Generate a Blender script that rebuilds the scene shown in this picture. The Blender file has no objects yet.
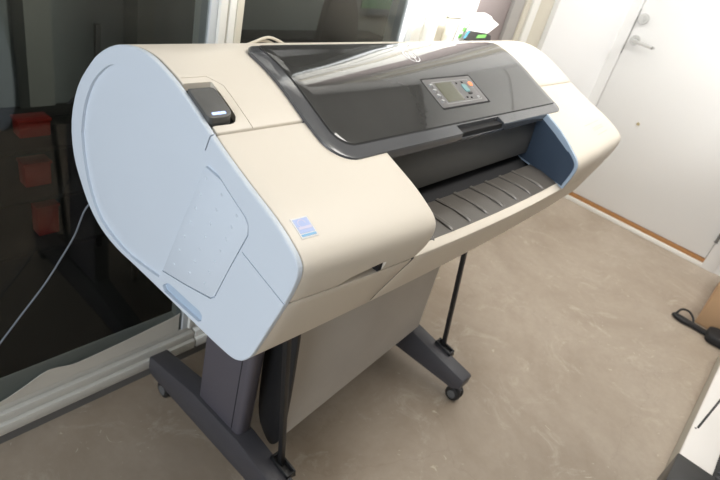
import bpy, bmesh, math
from mathutils import Vector, Matrix
S = bpy.context.scene
COL = S.collection

# ---------------------------------------------------------------- camera
R0 = (0.65060178, -0.72387113, 0.22962559)
R1 = (-0.25859658, -0.49547169, -0.82923797)
R2 = (0.7140344, 0.48012331, -0.50954536)
cam = bpy.data.cameras.new('camera')
cam.sensor_width = 36.0
cam.lens = 561.076 / 720 * 36.0
cam.clip_start = 0.02
camo = bpy.data.objects.new('camera', cam)
COL.objects.link(camo)
mw = Matrix.Identity(4)
for r in range(3):
    mw[r][0] = R0[r]; mw[r][1] = -R1[r]; mw[r][2] = -R2[r]
mw[2][3] = 1.3
camo.matrix_world = mw
cam.dof.use_dof = True
cam.dof.focus_distance = 0.95
cam.dof.aperture_fstop = 7.0
S.camera = camo

# ---------------------------------------------------------------- world, lamps, exposure
S.view_settings.view_transform = 'Standard'
S.view_settings.look = 'None'
S.view_settings.gamma = 1.0
S.view_settings.exposure = 0.0
W = bpy.data.worlds.new('world'); S.world = W
W.use_nodes = True
W.node_tree.nodes['Background'].inputs[0].default_value = (1.0, 0.95, 0.88, 1)
W.node_tree.nodes['Background'].inputs[1].default_value = 0.14


def area(name, loc, target, size, size_y, power, col):
    l = bpy.data.lights.new(name, 'AREA')
    l.shape = 'RECTANGLE'; l.size = size; l.size_y = size_y
    l.energy = power; l.color = col
    o = bpy.data.objects.new(name, l); COL.objects.link(o)
    o.location = loc
    o.rotation_euler = (Vector(target) - Vector(loc)).to_track_quat('-Z', 'Y').to_euler()
    return o


area('daylight_left', (-2.2, 0.1, 1.5), (0.5, 0.5, 0.85), 1.4, 1.6, 64, (0.88, 0.94, 1.0))
area('ceiling_lamp_light', (1.5, 0.1, 2.75), (1.3, 0.5, 0.0), 1.5, 0.8, 42, (1.0, 0.96, 0.89))
area('daylight_door', (2.95, -0.45, 2.6), (3.40, 1.0, 1.2), 0.9, 0.5, 17, (1.0, 0.99, 0.97)).data.spread = math.radians(120)
area('dark_room_fill', (3.3, 1.8, 2.2), (3.3, 3.0, 0.7), 0.5, 0.5, 13, (0.95, 1.0, 0.97)).data.spread = math.radians(110)  # added fill to lift the far wall behind the middle window; no lamp seen
wp = bpy.data.lights.new('post_fill_spot', 'SPOT'); wp.energy = 850; wp.spot_size = 0.80; wp.spot_blend = 0.6  # added spot that whitens the window posts and lid streak; source unseen
wp.shadow_soft_size = 0.15; wp.color = (1.0, 0.995, 0.98)
wo = bpy.data.objects.new('post_fill_spot', wp); COL.objects.link(wo); wo.location = (1.6, -1.0, 2.15)
wo.rotation_euler = (Vector((1.45, 1.036, 1.75)) - Vector(wo.location)).to_track_quat('-Z', 'Y').to_euler()
sp = bpy.data.lights.new('sun_patch_light', 'SPOT'); sp.energy = 130; sp.spot_size = 0.36; sp.spot_blend = 1.0
sp.shadow_soft_size = 0.06; sp.color = (1.0, 0.99, 0.96)
so = bpy.data.objects.new('sun_patch_light', sp); COL.objects.link(so); so.location = (1.9, -1.6, 2.3)
so.rotation_euler = (Vector((3.484, 0.36, 0.93)) - Vector(so.location)).to_track_quat('-Z', 'Y').to_euler()

# ---------------------------------------------------------------- materials
MATS = {}


def mat(name, col, rough=0.5, metal=0.0, bump=None, coat=0.0, emit=None, spec=0.5, var=None):
    m = bpy.data.materials.new(name); m.use_nodes = True
    nt = m.node_tree; b = nt.nodes['Principled BSDF']
    b.inputs['Base Color'].default_value = (*col, 1)
    b.inputs['Roughness'].default_value = rough
    b.inputs['Metallic'].default_value = metal
    b.inputs['Specular IOR Level'].default_value = spec
    b.inputs['Coat Weight'].default_value = coat
    b.inputs['Coat Roughness'].default_value = 0.03
    b.inputs['Coat IOR'].default_value = 1.5
    if emit:
        b.inputs['Emission Color'].default_value = (*emit[0], 1)
        b.inputs['Emission Strength'].default_value = emit[1]
    tc = nt.nodes.new('ShaderNodeTexCoord')
    if bump:
        n = nt.nodes.new('ShaderNodeTexNoise'); n.inputs['Scale'].default_value = bump[0]
        n.inputs['Detail'].default_value = 4
        bp = nt.nodes.new('ShaderNodeBump'); bp.inputs['Strength'].default_value = bump[1]
        bp.inputs['Distance'].default_value = 0.001
        nt.links.new(tc.outputs['Object'], n.inputs['Vector'])
        nt.links.new(n.outputs['Fac'], bp.inputs['Height'])
        nt.links.new(bp.outputs['Normal'], b.inputs['Normal'])
    if var:
        n = nt.nodes.new('ShaderNodeTexNoise'); n.inputs['Scale'].default_value = var[0]
        n.inputs['Detail'].default_value = 3
        mx = nt.nodes.new('ShaderNodeMix'); mx.data_type = 'RGBA'
        mx.inputs[6].default_value = (*[c * (1 - var[1]) for c in col], 1)
        mx.inputs[7].default_value = (*[min(1, c * (1 + var[1])) for c in col], 1)
        nt.links.new(tc.outputs['Object'], n.inputs['Vector'])
        nt.links.new(n.outputs['Fac'], mx.inputs[0])
        nt.links.new(mx.outputs[2], b.inputs['Base Color'])
    MATS[name] = m
    return m


beige = mat('beige_plastic', (0.77, 0.705, 0.61), 0.42, bump=(900, 0.06), var=(6, 0.02))
bluewhite = mat('pale_blue_plastic', (0.62, 0.68, 0.755), 0.45, bump=(900, 0.05), var=(5, 0.02))
navy = mat('navy_plastic', (0.060, 0.085, 0.125), 0.45, bump=(800, 0.05), var=(9, 0.08))
trimblue = mat('light_blue_trim', (0.42, 0.52, 0.64), 0.4, var=(9, 0.03))
darkgrey = mat('dark_grey_plastic', (0.085, 0.085, 0.082), 0.42, bump=(900, 0.08), var=(7, 0.06))
traygrey = mat('tray_grey_plastic', (0.115, 0.105, 0.094), 0.38, bump=(700, 0.05), var=(8, 0.06))
rimgrey = mat('glossy_rim_plastic', (0.075, 0.078, 0.085), 0.18, coat=0.5, var=(9, 0.05))
lidglass = mat('smoked_lid_plastic', (0.050, 0.050, 0.048), 0.06, coat=1.0, spec=0.05, var=(20, 0.10))
lidmatte = mat('satin_black_plastic', (0.03, 0.03, 0.03), 0.4, var=(20, 0.1))
black = mat('black_plastic', (0.012, 0.012, 0.013), 0.4, var=(10, 0.1))
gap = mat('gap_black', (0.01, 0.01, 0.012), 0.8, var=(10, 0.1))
footm = mat('charcoal_painted_steel', (0.060, 0.058, 0.066), 0.42, bump=(600, 0.1), var=(10, 0.08))
colm = mat('grey_painted_steel', (0.095, 0.088, 0.105), 0.4, bump=(600, 0.08), var=(10, 0.06))
fabric = mat('grey_bin_fabric', (0.50, 0.47, 0.435), 0.55, bump=(250, 0.25), var=(6, 0.12))
rubber = mat('grey_rubber', (0.10, 0.10, 0.10), 0.7, var=(15, 0.1))
chrome = mat('satin_chrome', (0.62, 0.62, 0.60), 0.25, metal=1.0, var=(12, 0.04))
frame = mat('white_painted_frame', (0.86, 0.85, 0.80), 0.35, bump=(60, 0.04), var=(3, 0.02))
framegrey = mat('grey_gasket', (0.66, 0.69, 0.71), 0.5, var=(10, 0.05))
greyst = mat('grey_base_strip', (0.16, 0.155, 0.15), 0.6, var=(12, 0.1))
creamf = mat('cream_paint', (0.66, 0.62, 0.52), 0.5, bump=(60, 0.05), var=(4, 0.03))
mauve = mat('mauve_panel', (0.30, 0.255, 0.25), 0.5, var=(4, 0.04))
greyframe = mat('grey_frame_paint', (0.42, 0.40, 0.38), 0.5, var=(5, 0.04))
ceilm = mat('ceiling_board', (0.36, 0.355, 0.345), 0.7, var=(3, 0.04))
doorwhite = mat('white_door_paint', (0.82, 0.815, 0.80), 0.33, bump=(40, 0.04), var=(1.5, 0.02))
wallwhite = mat('white_wall_paint', (0.86, 0.86, 0.86), 0.6, bump=(120, 0.08), var=(2, 0.015))
oak = mat('oak_threshold', (0.42, 0.20, 0.07), 0.5, var=(25, 0.2))
cardboard = mat('cardboard', (0.50, 0.32, 0.18), 0.8, bump=(200, 0.1), var=(8, 0.08))
tape = mat('cardboard_tape', (0.42, 0.24, 0.11), 0.35, var=(8, 0.05))
white = mat('white_plastic', (0.80, 0.77, 0.74), 0.4, var=(4, 0.02))
caseshade = mat('case_side_shade', (0.48, 0.46, 0.40), 0.5, var=(6, 0.05))  # shaded side of the white case, put into the colour
webbing = mat('black_webbing', (0.012, 0.012, 0.013), 0.7, bump=(800, 0.5), var=(40, 0.3))
cable = mat('grey_cable', (0.17, 0.19, 0.22), 0.4, var=(20, 0.05))
creamcable = mat('cream_cable', (0.72, 0.66, 0.56), 0.45, var=(20, 0.05))
led = mat('led_blue', (0.5, 0.6, 0.95), 0.4, emit=((0.45, 0.60, 1.0), 0.9))
lcd = mat('lcd_screen', (0.145, 0.145, 0.105), 0.15, var=(60, 0.12))
panelgrey = mat('panel_grey', (0.17, 0.165, 0.165), 0.32, var=(12, 0.06))
btn = mat('button_grey', (0.36, 0.36, 0.36), 0.3, var=(12, 0.05))
orange = mat('orange_led', (0.85, 0.25, 0.10), 0.4, emit=((1.0, 0.28, 0.08), 0.5))
teal = mat('teal_button', (0.20, 0.38, 0.40), 0.35, var=(12, 0.05))
logo = mat('logo_silver', (0.72, 0.72, 0.74), 0.3, var=(12, 0.04))
paper = mat('white_paper', (0.86, 0.85, 0.84), 0.7, var=(12, 0.02))
green = mat('green_print', (0.18, 0.48, 0.12), 0.6, var=(12, 0.1))
skyblue = mat('blue_print', (0.10, 0.38, 0.62), 0.6, var=(12, 0.1))
stkblue = mat('sticker_blue', (0.46, 0.56, 0.86), 0.5, var=(40, 0.05))
stkmid = mat('sticker_mid_blue', (0.22, 0.50, 0.78), 0.5, var=(40, 0.05))
stklav = mat('sticker_lavender', (0.68, 0.66, 0.86), 0.5, var=(40, 0.05))
embossm = mat('emboss_shadow', (0.55, 0.49, 0.41), 0.5, var=(12, 0.03))
red = mat('red_bin_plastic', (0.34, 0.028, 0.02), 0.4, var=(12, 0.06))
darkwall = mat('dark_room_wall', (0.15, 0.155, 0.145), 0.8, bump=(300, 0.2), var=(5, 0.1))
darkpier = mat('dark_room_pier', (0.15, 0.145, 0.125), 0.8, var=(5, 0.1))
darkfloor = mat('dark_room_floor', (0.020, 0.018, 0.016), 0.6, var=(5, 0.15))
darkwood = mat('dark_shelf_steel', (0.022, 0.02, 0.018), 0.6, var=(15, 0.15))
greenview = mat('green_view', (0.16, 0.26, 0.13), 0.6, var=(18, 0.5))
palehose = mat('pale_sheeting', (0.74, 0.71, 0.64), 0.5, var=(10, 0.06))
brass = mat('brass_peephole', (0.55, 0.46, 0.28), 0.35, metal=0.6, var=(12, 0.05))

# concrete floor
m = bpy.data.materials.new('concrete_floor'); m.use_nodes = True
nt = m.node_tree; b = nt.nodes['Principled BSDF']
tc = nt.nodes.new('ShaderNodeTexCoord')


def noise(scale, detail=6, rough=0.6, dist=0.0):
    n = nt.nodes.new('ShaderNodeTexNoise')
    n.inputs['Scale'].default_value = scale; n.inputs['Detail'].default_value = detail
    n.inputs['Roughness'].default_value = rough; n.inputs['Distortion'].default_value = dist
    nt.links.new(tc.outputs['Object'], n.inputs['Vector'])
    return n


def ramp(src, p):
    r = nt.nodes.new('ShaderNodeValToRGB')
    e = r.color_ramp.elements
    e[0].position, e[0].color = p[0][0], (*p[0][1], 1)
    e[1].position, e[1].color = p[-1][0], (*p[-1][1], 1)
    for q in p[1:-1]:
        k = e.new(q[0]); k.color = (*q[1], 1)
    nt.links.new(src, r.inputs[0])
    return r


def mixc(a, b_, fac):
    x = nt.nodes.new('ShaderNodeMix'); x.data_type = 'RGBA'
    nt.links.new(a, x.inputs[6])
    if isinstance(b_, tuple): x.inputs[7].default_value = (*b_, 1)
    else: nt.links.new(b_, x.inputs[7])
    nt.links.new(fac, x.inputs[0])
    return x.outputs[2]


base = ramp(noise(1.6, 8, 0.65, 0.4).outputs['Fac'], [(0.34, (0.30, 0.240, 0.180)), (0.50, (0.375, 0.310, 0.243)), (0.66, (0.44, 0.375, 0.305))]).outputs[0]
fine = ramp(noise(38, 6, 0.7).outputs['Fac'], [(0.35, (0, 0, 0)), (0.75, (0.30, 0.30, 0.30))]).outputs[0]
c1 = mixc(base, (0.27, 0.22, 0.17), fine)
worn = ramp(noise(5.5, 9, 0.75, 1.2).outputs['Fac'], [(0.56, (0, 0, 0)), (0.72, (0.8, 0.8, 0.8))]).outputs[0]
c2 = mixc(c1, (0.50, 0.44, 0.36), worn)
scr = ramp(noise(14, 4, 0.5, 3.5).outputs['Fac'], [(0.69, (0, 0, 0)), (0.74, (0.6, 0.6, 0.6))]).outputs[0]
c3 = mixc(c2, (0.60, 0.54, 0.42), scr)
vor = nt.nodes.new('ShaderNodeTexVoronoi'); vor.feature = 'DISTANCE_TO_EDGE'; vor.inputs['Scale'].default_value = 1.1
wn = noise(4, 5, 0.6)
vm = nt.nodes.new('ShaderNodeVectorMath'); vm.operation = 'MULTIPLY_ADD'; vm.inputs[1].default_value = (0.35, 0.35, 0.35)
nt.links.new(wn.outputs['Color'], vm.inputs[0]); nt.links.new(tc.outputs['Object'], vm.inputs[2])
nt.links.new(vm.outputs[0], vor.inputs['Vector'])
crk = ramp(vor.outputs['Distance'], [(0.0, (0.16, 0.16, 0.16)), (0.005, (0, 0, 0))]).outputs[0]
c4 = mixc(c3, (0.17, 0.13, 0.10), crk)
nt.links.new(c4, b.inputs['Base Color'])
b.inputs['Roughness'].default_value = 0.42
b.inputs['Specular IOR Level'].default_value = 0.4
bp = nt.nodes.new('ShaderNodeBump'); bp.inputs['Strength'].default_value = 0.15; bp.inputs['Distance'].default_value = 0.002
nt.links.new(noise(30, 8, 0.7).outputs['Fac'], bp.inputs['Height'])
nt.links.new(bp.outputs['Normal'], b.inputs['Normal'])
concrete = m

# window glass
m = bpy.data.materials.new('window_glass'); m.use_nodes = True
nt = m.node_tree; nt.nodes.remove(nt.nodes['Principled BSDF'])
out = nt.nodes['Material Output']
tr = nt.nodes.new('ShaderNodeBsdfTransparent'); tr.inputs[0].default_value = (0.72, 0.74, 0.73, 1)
gl = nt.nodes.new('ShaderNodeBsdfGlossy'); gl.inputs['Roughness'].default_value = 0.015
fr = nt.nodes.new('ShaderNodeFresnel'); fr.inputs[0].default_value = 1.55
ge = nt.nodes.new('ShaderNodeNewGeometry'); mi_ = nt.nodes.new('ShaderNodeMapRange')   # same reflectance on both faces of the pane
mi_.inputs['To Min'].default_value = 1.5; mi_.inputs['To Max'].default_value = 1 / 1.5
nt.links.new(ge.outputs['Backfacing'], mi_.inputs['Value']); nt.links.new(mi_.outputs[0], fr.inputs[0])
mx = nt.nodes.new('ShaderNodeMixShader')
nt.links.new(fr.outputs[0], mx.inputs[0]); nt.links.new(tr.outputs[0], mx.inputs[1]); nt.links.new(gl.outputs[0], mx.inputs[2])
nt.links.new(mx.outputs[0], out.inputs[0])
glass = m


# ---------------------------------------------------------------- helpers
def link(name, me, m, parent=None):
    o = bpy.data.objects.new(name, me); COL.objects.link(o)
    for x in (m if isinstance(m, (list, tuple)) else [m]):
        me.materials.append(x)
    if parent is not None:
        o.parent = parent
        o.matrix_parent_inverse = parent.matrix_basis.inverted()
    return o


def finish(bm, name, m, parent=None, bevel=0.0, seg=2, ang=32, smooth=True):
    bmesh.ops.recalc_face_normals(bm, faces=bm.faces)
    if bevel > 0:
        bmesh.ops.remove_doubles(bm, verts=bm.verts, dist=1e-6)
        es = [e for e in bm.edges if len(e.link_faces) == 2 and e.calc_face_angle(0) > math.radians(ang)]
        if es:
            bmesh.ops.bevel(bm, geom=es, offset=bevel, segments=seg, profile=0.5, affect='EDGES', clamp_overlap=True)
    for f in bm.faces: f.smooth = smooth
    for e in bm.edges:
        if len(e.link_faces) == 2 and e.calc_face_angle(0) > math.radians(38):
            e.smooth = False
    me = bpy.data.meshes.new(name); bm.to_mesh(me); bm.free()
    return link(name, me, m, parent)


def box(bm, x0, x1, y0, y1, z0, z1, mi=0):
    v = [bm.verts.new(p) for p in [(x0, y0, z0), (x1, y0, z0), (x1, y1, z0), (x0, y1, z0), (x0, y0, z1), (x1, y0, z1), (x1, y1, z1), (x0, y1, z1)]]
    for q in [(0, 3, 2, 1), (4, 5, 6, 7), (0, 1, 5, 4), (1, 2, 6, 5), (2, 3, 7, 6), (3, 0, 4, 7)]:
        f = bm.faces.new([v[i] for i in q]); f.material_index = mi
    return v


def bx(name, x0, x1, y0, y1, z0, z1, m, parent=None, bevel=0.0, seg=2):
    bm = bmesh.new(); box(bm, x0, x1, y0, y1, z0, z1)
    return finish(bm, name, m, parent, bevel, seg)


def prism(pts, a0, a1, axis='x'):
    """extrude a 2D polygon: axis x -> pts are (y,z); y -> (x,z); z -> (x,y)"""
    bm = bmesh.new()

    def P(p, a):
        return {'x': (a, p[0], p[1]), 'y': (p[0], a, p[1]), 'z': (p[0], p[1], a)}[axis]
    A = [bm.verts.new(P(p, a0)) for p in pts]; B = [bm.verts.new(P(p, a1)) for p in pts]
    n = len(pts)
    bm.faces.new(A); bm.faces.new(B[::-1])
    for i in range(n): bm.faces.new([A[i], A[(i + 1) % n], B[(i + 1) % n], B[i]])
    bmesh.ops.recalc_face_normals(bm, faces=bm.faces)
    return bm


def boolean(o, bm_cut, op='DIFFERENCE'):
    me = bpy.data.meshes.new('cut'); bm_cut.to_mesh(me); bm_cut.free()
    c = bpy.data.objects.new('cut', me); COL.objects.link(c)
    md = o.modifiers.new('b', 'BOOLEAN'); md.operation = op; md.object = c; md.solver = 'EXACT'
    dg = bpy.context.evaluated_depsgraph_get(); dg.update()
    nm = bpy.data.meshes.new_from_object(o.evaluated_get(dg))
    o.modifiers.remove(md)
    old = o.data; o.data = nm; nm.name = old.name
    bpy.data.objects.remove(c)
    return o


def cyl(bm, p0, p1, r0, r1=None, n=20, caps=True, mi=0):
    r1 = r0 if r1 is None else r1
    p0 = Vector(p0); p1 = Vector(p1); d = (p1 - p0).normalized()
    u = d.orthogonal().normalized(); w = d.cross(u)
    A = []; B = []
    for i in range(n):
        t = 2 * math.pi * i / n
        k = u * math.cos(t) + w * math.sin(t)
        A.append(bm.verts.new(p0 + k * r0)); B.append(bm.verts.new(p1 + k * r1))
    for i in range(n):
        f = bm.faces.new([A[i], A[(i + 1) % n], B[(i + 1) % n], B[i]]); f.material_index = mi
    if caps:
        bm.faces.new(A[::-1]).material_index = mi; bm.faces.new(B).material_index = mi


def tube(name, pts, r, m, parent=None, res=8):
    """smooth tube through points, as a mesh"""
    P = [Vector(p) for p in pts]; Q = []
    for i in range(len(P) - 1):
        a = P[max(i - 1, 0)]; b_ = P[i]; c = P[i + 1]; d = P[min(i + 2, len(P) - 1)]
        for k in range(res):
            t = k / res
            Q.append(0.5 * ((2 * b_) + (-a + c) * t + (2 * a - 5 * b_ + 4 * c - d) * t * t + (-a + 3 * b_ - 3 * c + d) * t ** 3))
    Q.append(P[-1])
    bm = bmesh.new(); rings = []
    up = None
    for i, q in enumerate(Q):
        d = (Q[min(i + 1, len(Q) - 1)] - Q[max(i - 1, 0)]).normalized()
        u = d.orthogonal().normalized() if up is None else (up - d * up.dot(d)).normalized()
        up = u; w = d.cross(u)
        rings.append([bm.verts.new(q + (u * math.cos(t) + w * math.sin(t)) * r) for t in [math.tau * j / 8 for j in range(8)]])
    for a, b_ in zip(rings, rings[1:]):
        for j in range(8): bm.faces.new([a[j], a[(j + 1) % 8], b_[(j + 1) % 8], b_[j]])
    bm.faces.new(rings[0][::-1]); bm.faces.new(rings[-1])
    return finish(bm, name, m, parent)


def tag(o, label, cat, group=None, kind=None):
    if label: o['label'] = label
    if cat: o['category'] = cat
    if group: o['group'] = group
    if kind: o['kind'] = kind
    return o


def struct(o):
    o['kind'] = 'structure'
    return o


def empty(name, loc, label, cat, group=None):
    o = bpy.data.objects.new(name, None); COL.objects.link(o)
    o.location = loc; o.empty_display_size = 0.1
    o.matrix_basis = Matrix.Translation(loc)
    return tag(o, label, cat, group)


def catmull(pts, res=4, closed=False):
    n = len(pts); Q = []
    rng = n if closed else n - 1
    for i in range(rng):
        if closed: a, b_, c, d = pts[i - 1], pts[i], pts[(i + 1) % n], pts[(i + 2) % n]
        else: a, b_, c, d = pts[max(i - 1, 0)], pts[i], pts[i + 1], pts[min(i + 2, n - 1)]
        for k in range(res):
            t = k / res
            Q.append(tuple(0.5 * (2 * b_[j] + (-a[j] + c[j]) * t + (2 * a[j] - 5 * b_[j] + 4 * c[j] - d[j]) * t * t + (-a[j] + 3 * b_[j] - 3 * c[j] + d[j]) * t ** 3) for j in (0, 1)))
    if not closed: Q.append(tuple(pts[-1]))
    return Q


# ---------------------------------------------------------------- room
WY = 1.036      # window wall plane
WX = 3.484      # door wall plane
bm = bmesh.new(); box(bm, -3.0, WX, -3.5, WY + 0.10, -0.08, 0.0)
struct(finish(bm, 'floor', concrete))
# solid white stretch of the window wall next to the door, and the part above the windows
struct(bx('wall_back', 2.53, WX, WY, WY + 0.12, 0, 2.75, wallwhite))
struct(bx('trim_1', -3.0, 2.53, WY, WY + 0.12, 2.35, 2.75, wallwhite))
# door wall
D0, D1 = 0.06, 0.975      # door leaf along y
bm = bmesh.new()
box(bm, WX, WX + 0.12, D1 + 0.012, WY + 0.12, 0, 2.75)
box(bm, WX, WX + 0.12, -3.5, D0 - 0.075, 0, 2.75)
box(bm, WX, WX + 0.12, D0 - 0.075, D1 + 0.012, 2.12, 2.75)
struct(finish(bm, 'wall_right', doorwhite))
# ceiling light fitting region: ceiling over the room
struct(bx('ceiling', -3.0, WX, -3.5, WY + 0.12, 2.80, 2.86, ceilm))

struct(bx('wall_front', -3.0, WX + 0.12, -3.6, -3.5, 0, 2.86, creamf))
# door 1
dr = struct(bx('door_1', WX + 0.004, WX + 0.045, D0, D1, 0.052, 2.08, doorwhite, None, 0.002))
bm = bmesh.new()
box(bm, WX - 0.012, WX + 0.06, D0 - 0.075, D0 - 0.004, 0, 2.12)
box(bm, WX - 0.002, WX + 0.06, D1 + 0.003, D1 + 0.013, 0, 2.12)
box(bm, WX - 0.002, WX + 0.06, D0 - 0.075, D1 + 0.013, 2.084, 2.12)
struct(finish(bm, 'door_frame', doorwhite, dr, 0.002))
struct(bx('trim_2', WX - 0.012, WX + 0.06, D0 - 0.004, D1 + 0.003, 0.0, 0.026, frame, None, 0.002))
struct(bx('trim_3', WX - 0.004, WX + 0.05, D0 - 0.004, D1 + 0.003, 0.026, 0.048, oak, None, 0.001))
# dark strip put in for the shade of the latch gap
bx('latch_gap_shade', WX + 0.0, WX + 0.03, D1 - 0.001, D1 + 0.002, 0.90, 1.14, greyst, dr)
# handle with rose
bm = bmesh.new()
cyl(bm, (WX + 0.005, 0.935, 0.985), (WX - 0.010, 0.935, 0.985), 0.027, 0.025, 28)
cyl(bm, (WX - 0.010, 0.935, 0.985), (WX - 0.048, 0.935, 0.985), 0.010, 0.010, 16)
cyl(bm, (WX - 0.046, 0.940, 0.985), (WX - 0.050, 0.822, 0.980), 0.0095, 0.0085, 16)
cyl(bm, (WX - 0.050, 0.822, 0.980), (WX - 0.040, 0.812, 0.980), 0.0085, 0.006, 16)
finish(bm, 'door_handle', chrome, dr)
bm = bmesh.new()
cyl(bm, (WX + 0.005, 0.940, 1.097), (WX - 0.014, 0.940, 1.097), 0.028, 0.026, 28)
cyl(bm, (WX - 0.014, 0.940, 1.097), (WX - 0.020, 0.940, 1.097), 0.014, 0.013, 20)
box(bm, WX - 0.022, WX - 0.014, 0.936, 0.944, 1.090, 1.104)
finish(bm, 'lock_cylinder', chrome, dr)
bm = bmesh.new(); cyl(bm, (WX + 0.005, 0.716, 0.582), (WX - 0.003, 0.716, 0.582), 0.010, 0.008, 18)
finish(bm, 'door_stud', brass, dr)
bm = bmesh.new(); cyl(bm, (WX - 0.014, D0 - 0.002, 0.17), (WX - 0.014, D0 - 0.002, 0.26), 0.008, 0.008, 14)
cyl(bm, (WX - 0.014, D0 - 0.002, 0.165), (WX - 0.014, D0 - 0.002, 0.17), 0.010, 0.010, 14)
finish(bm, 'hinge', greyst, dr)


# windows: frame, gasket, pane
def window(name, x0, x1, jl, jr, z0=0.03, z1=2.35, glassy=WY + 0.035, left_m=None):
    w = bmesh.new()
    zb = 0.108
    # bottom rail with two steps
    box(w, x0, x1, WY - 0.004, WY + 0.10, z0, 0.062)
    box(w, x0, x1, WY + 0.006, WY + 0.10, 0.062, 0.088)
    box(w, x0, x1, WY + 0.018, WY + 0.10, 0.088, zb)
    box(w, x0, x1, WY - 0.004, WY + 0.10, z1 - 0.07, z1)
    for a, b_ in jl + jr:
        box(w, a, b_, WY - 0.004 if (b_ - a) > 0.02 else WY + 0.006, WY + 0.10, zb, z1 - 0.07)
    o = struct(finish(w, name, frame, None, 0.0025))
    return o


# window 1 (left): pane from x=-2.9 to 0.765
w1 = window('window_1', -3.0, 0.815, [(-3.0, -2.9)], [(0.795, 0.815)])
bx('gasket', 0.776, 0.796, WY + 0.014, WY + 0.05, 0.108, 2.28, framegrey, w1, 0.002)
bx('pane', -2.9, 0.777, WY + 0.020, WY + 0.026, 0.108, 2.28, glass, w1)
# window 2
w2 = window('window_2', 0.820, 1.640, [(0.820, 0.838)], [(1.505, 1.555), (1.565, 1.64)])
bx('gasket', 1.475, 1.505, WY + 0.014, WY + 0.05, 0.108, 2.28, framegrey, w2, 0.002)
bx('gasket', 0.838, 0.857, WY + 0.004, WY + 0.05, 0.108, 2.28, creamf, w2, 0.002)
bx('pane', 0.856, 1.480, WY + 0.020, WY + 0.026, 0.108, 2.28, glass, w2)
# grey foundation strip under the frames
struct(bx('baseboard_back', -3.0, 2.53, WY + 0.0, WY + 0.10, 0.0, 0.03, greyst))
# panelled stretch behind the printer's far end
struct(bx('trim_4', 1.64, 1.70, WY + 0.01, WY + 0.10, 0.03, 2.35, creamf, None, 0.002))
struct(bx('trim_5', 1.70, 1.862, WY + 0.0, WY + 0.10, 1.033, 2.35, frame, None, 0.002))
struct(bx('trim_6', 1.70, 1.862, WY + 0.004, WY + 0.10, 0.03, 1.029, creamf, None, 0.002))
d2 = struct(bx('door_2', 1.862, 2.145, WY + 0.025, WY + 0.07, 0.03, 2.35, mauve, None, 0.002))
struct(bx('trim_7', 2.145, 2.235, WY + 0.012, WY + 0.10, 0.03, 2.35, greyframe, None, 0.002))
struct(bx('trim_8', 2.235, 2.275, WY + 0.006, WY + 0.10, 0.03, 2.35, creamf, None, 0.002))
struct(bx('trim_9', 2.285, 2.345, WY + 0.0, WY + 0.10, 0.03, 2.35, frame, None, 0.002))
struct(bx('trim_10', 2.345, 2.53, WY + 0.022, WY + 0.10, 0.03, 2.35, creamf, None, 0.002))

# dark room beyond the glass
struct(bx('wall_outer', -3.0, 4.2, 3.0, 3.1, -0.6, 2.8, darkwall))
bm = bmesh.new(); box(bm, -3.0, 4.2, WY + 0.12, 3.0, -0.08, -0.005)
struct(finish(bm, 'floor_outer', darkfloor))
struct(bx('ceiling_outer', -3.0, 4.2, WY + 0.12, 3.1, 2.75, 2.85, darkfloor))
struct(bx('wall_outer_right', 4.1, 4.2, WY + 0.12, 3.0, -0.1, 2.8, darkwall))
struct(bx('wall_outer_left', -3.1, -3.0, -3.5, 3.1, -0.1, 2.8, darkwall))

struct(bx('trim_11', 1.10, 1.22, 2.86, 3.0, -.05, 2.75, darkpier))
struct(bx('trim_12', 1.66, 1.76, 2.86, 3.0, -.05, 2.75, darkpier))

# ---------------------------------------------------------------- printer profile
PR = [(.553, 1.000), (.512, .982), (.47, .966), (.42, .948), (.388, .9325), (.368, .9190), (.3605, .905), (.362, .883), (.372, .844), (.388, .795), (.407, .737), (.418, .712),
      (.437, .6925), (.466, .685), (.55, .6835), (.66, .6835), (.72, .683), (.783, .682), (.836, .692), (.876, .714), (.907, .748), (.934, .795), (.938, .86), (.912, .93),
      (.867, .985), (.836, 1.012), (.797, 1.035), (.756, 1.048), (.707, 1.0525), (.657, 1.043), (.609, 1.026)]
PRO = catmull(PR, 3, closed=True)          # whole outline, starts at the seam and runs down the front
XC, HW = 1.0425, 0.6175


def bow(x, y, z):
    wy = min(1, max(0, (.553 - y) / .18))
    wz = .60 + .40 * min(1, max(0, (z - .737) / .1))
    return y - .034 * max(0, 1 - ((x - XC) / HW) ** 2) * wy * wz


def H(y):
    """top surface height at depth y (no bow)"""
    top = [p for p in PRO if p[1] > .93]
    best = None
    for i in range(len(PRO)):
        a = PRO[i]; b_ = PRO[(i + 1) % len(PRO)]
        if min(a[0], b_[0]) - 1e-9 <= y <= max(a[0], b_[0]) + 1e-9 and a[0] != b_[0]:
            z = a[1] + (b_[1] - a[1]) * (y - a[0]) / (b_[0] - a[0])
            if best is None or z > best: best = z
    return best


def body(name, poly, xs, m, parent, bevel=0.0015, xfun=None, seg=2):
    """loft a (y,z) polygon through the x stations with the front bow; xfun(k, y, z) may move x of the end rings"""
    bm = bmesh.new(); rings = []
    for k, x in enumerate(xs):
        r = []
        for (y, z) in poly:
            xx = xfun(k, x, y, z) if xfun else x
            r.append(bm.verts.new((xx, bow(xx, y, z), z)))
        rings.append(r)
    n = len(poly)
    for a, b_ in zip(rings, rings[1:]):
        for i in range(n): bm.faces.new([a[i], a[(i + 1) % n], b_[(i + 1) % n], b_[i]])
    bm.faces.new(rings[0][::-1]); bm.faces.new(rings[-1])
    return finish(bm, name, m, parent, bevel, seg, ang=40)


def front_pts(za, zb):
    """outline points on the front between heights za > zb"""
    return [p for p in PRO[:34] if zb < p[1] < za and p[0] < .553]


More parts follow.
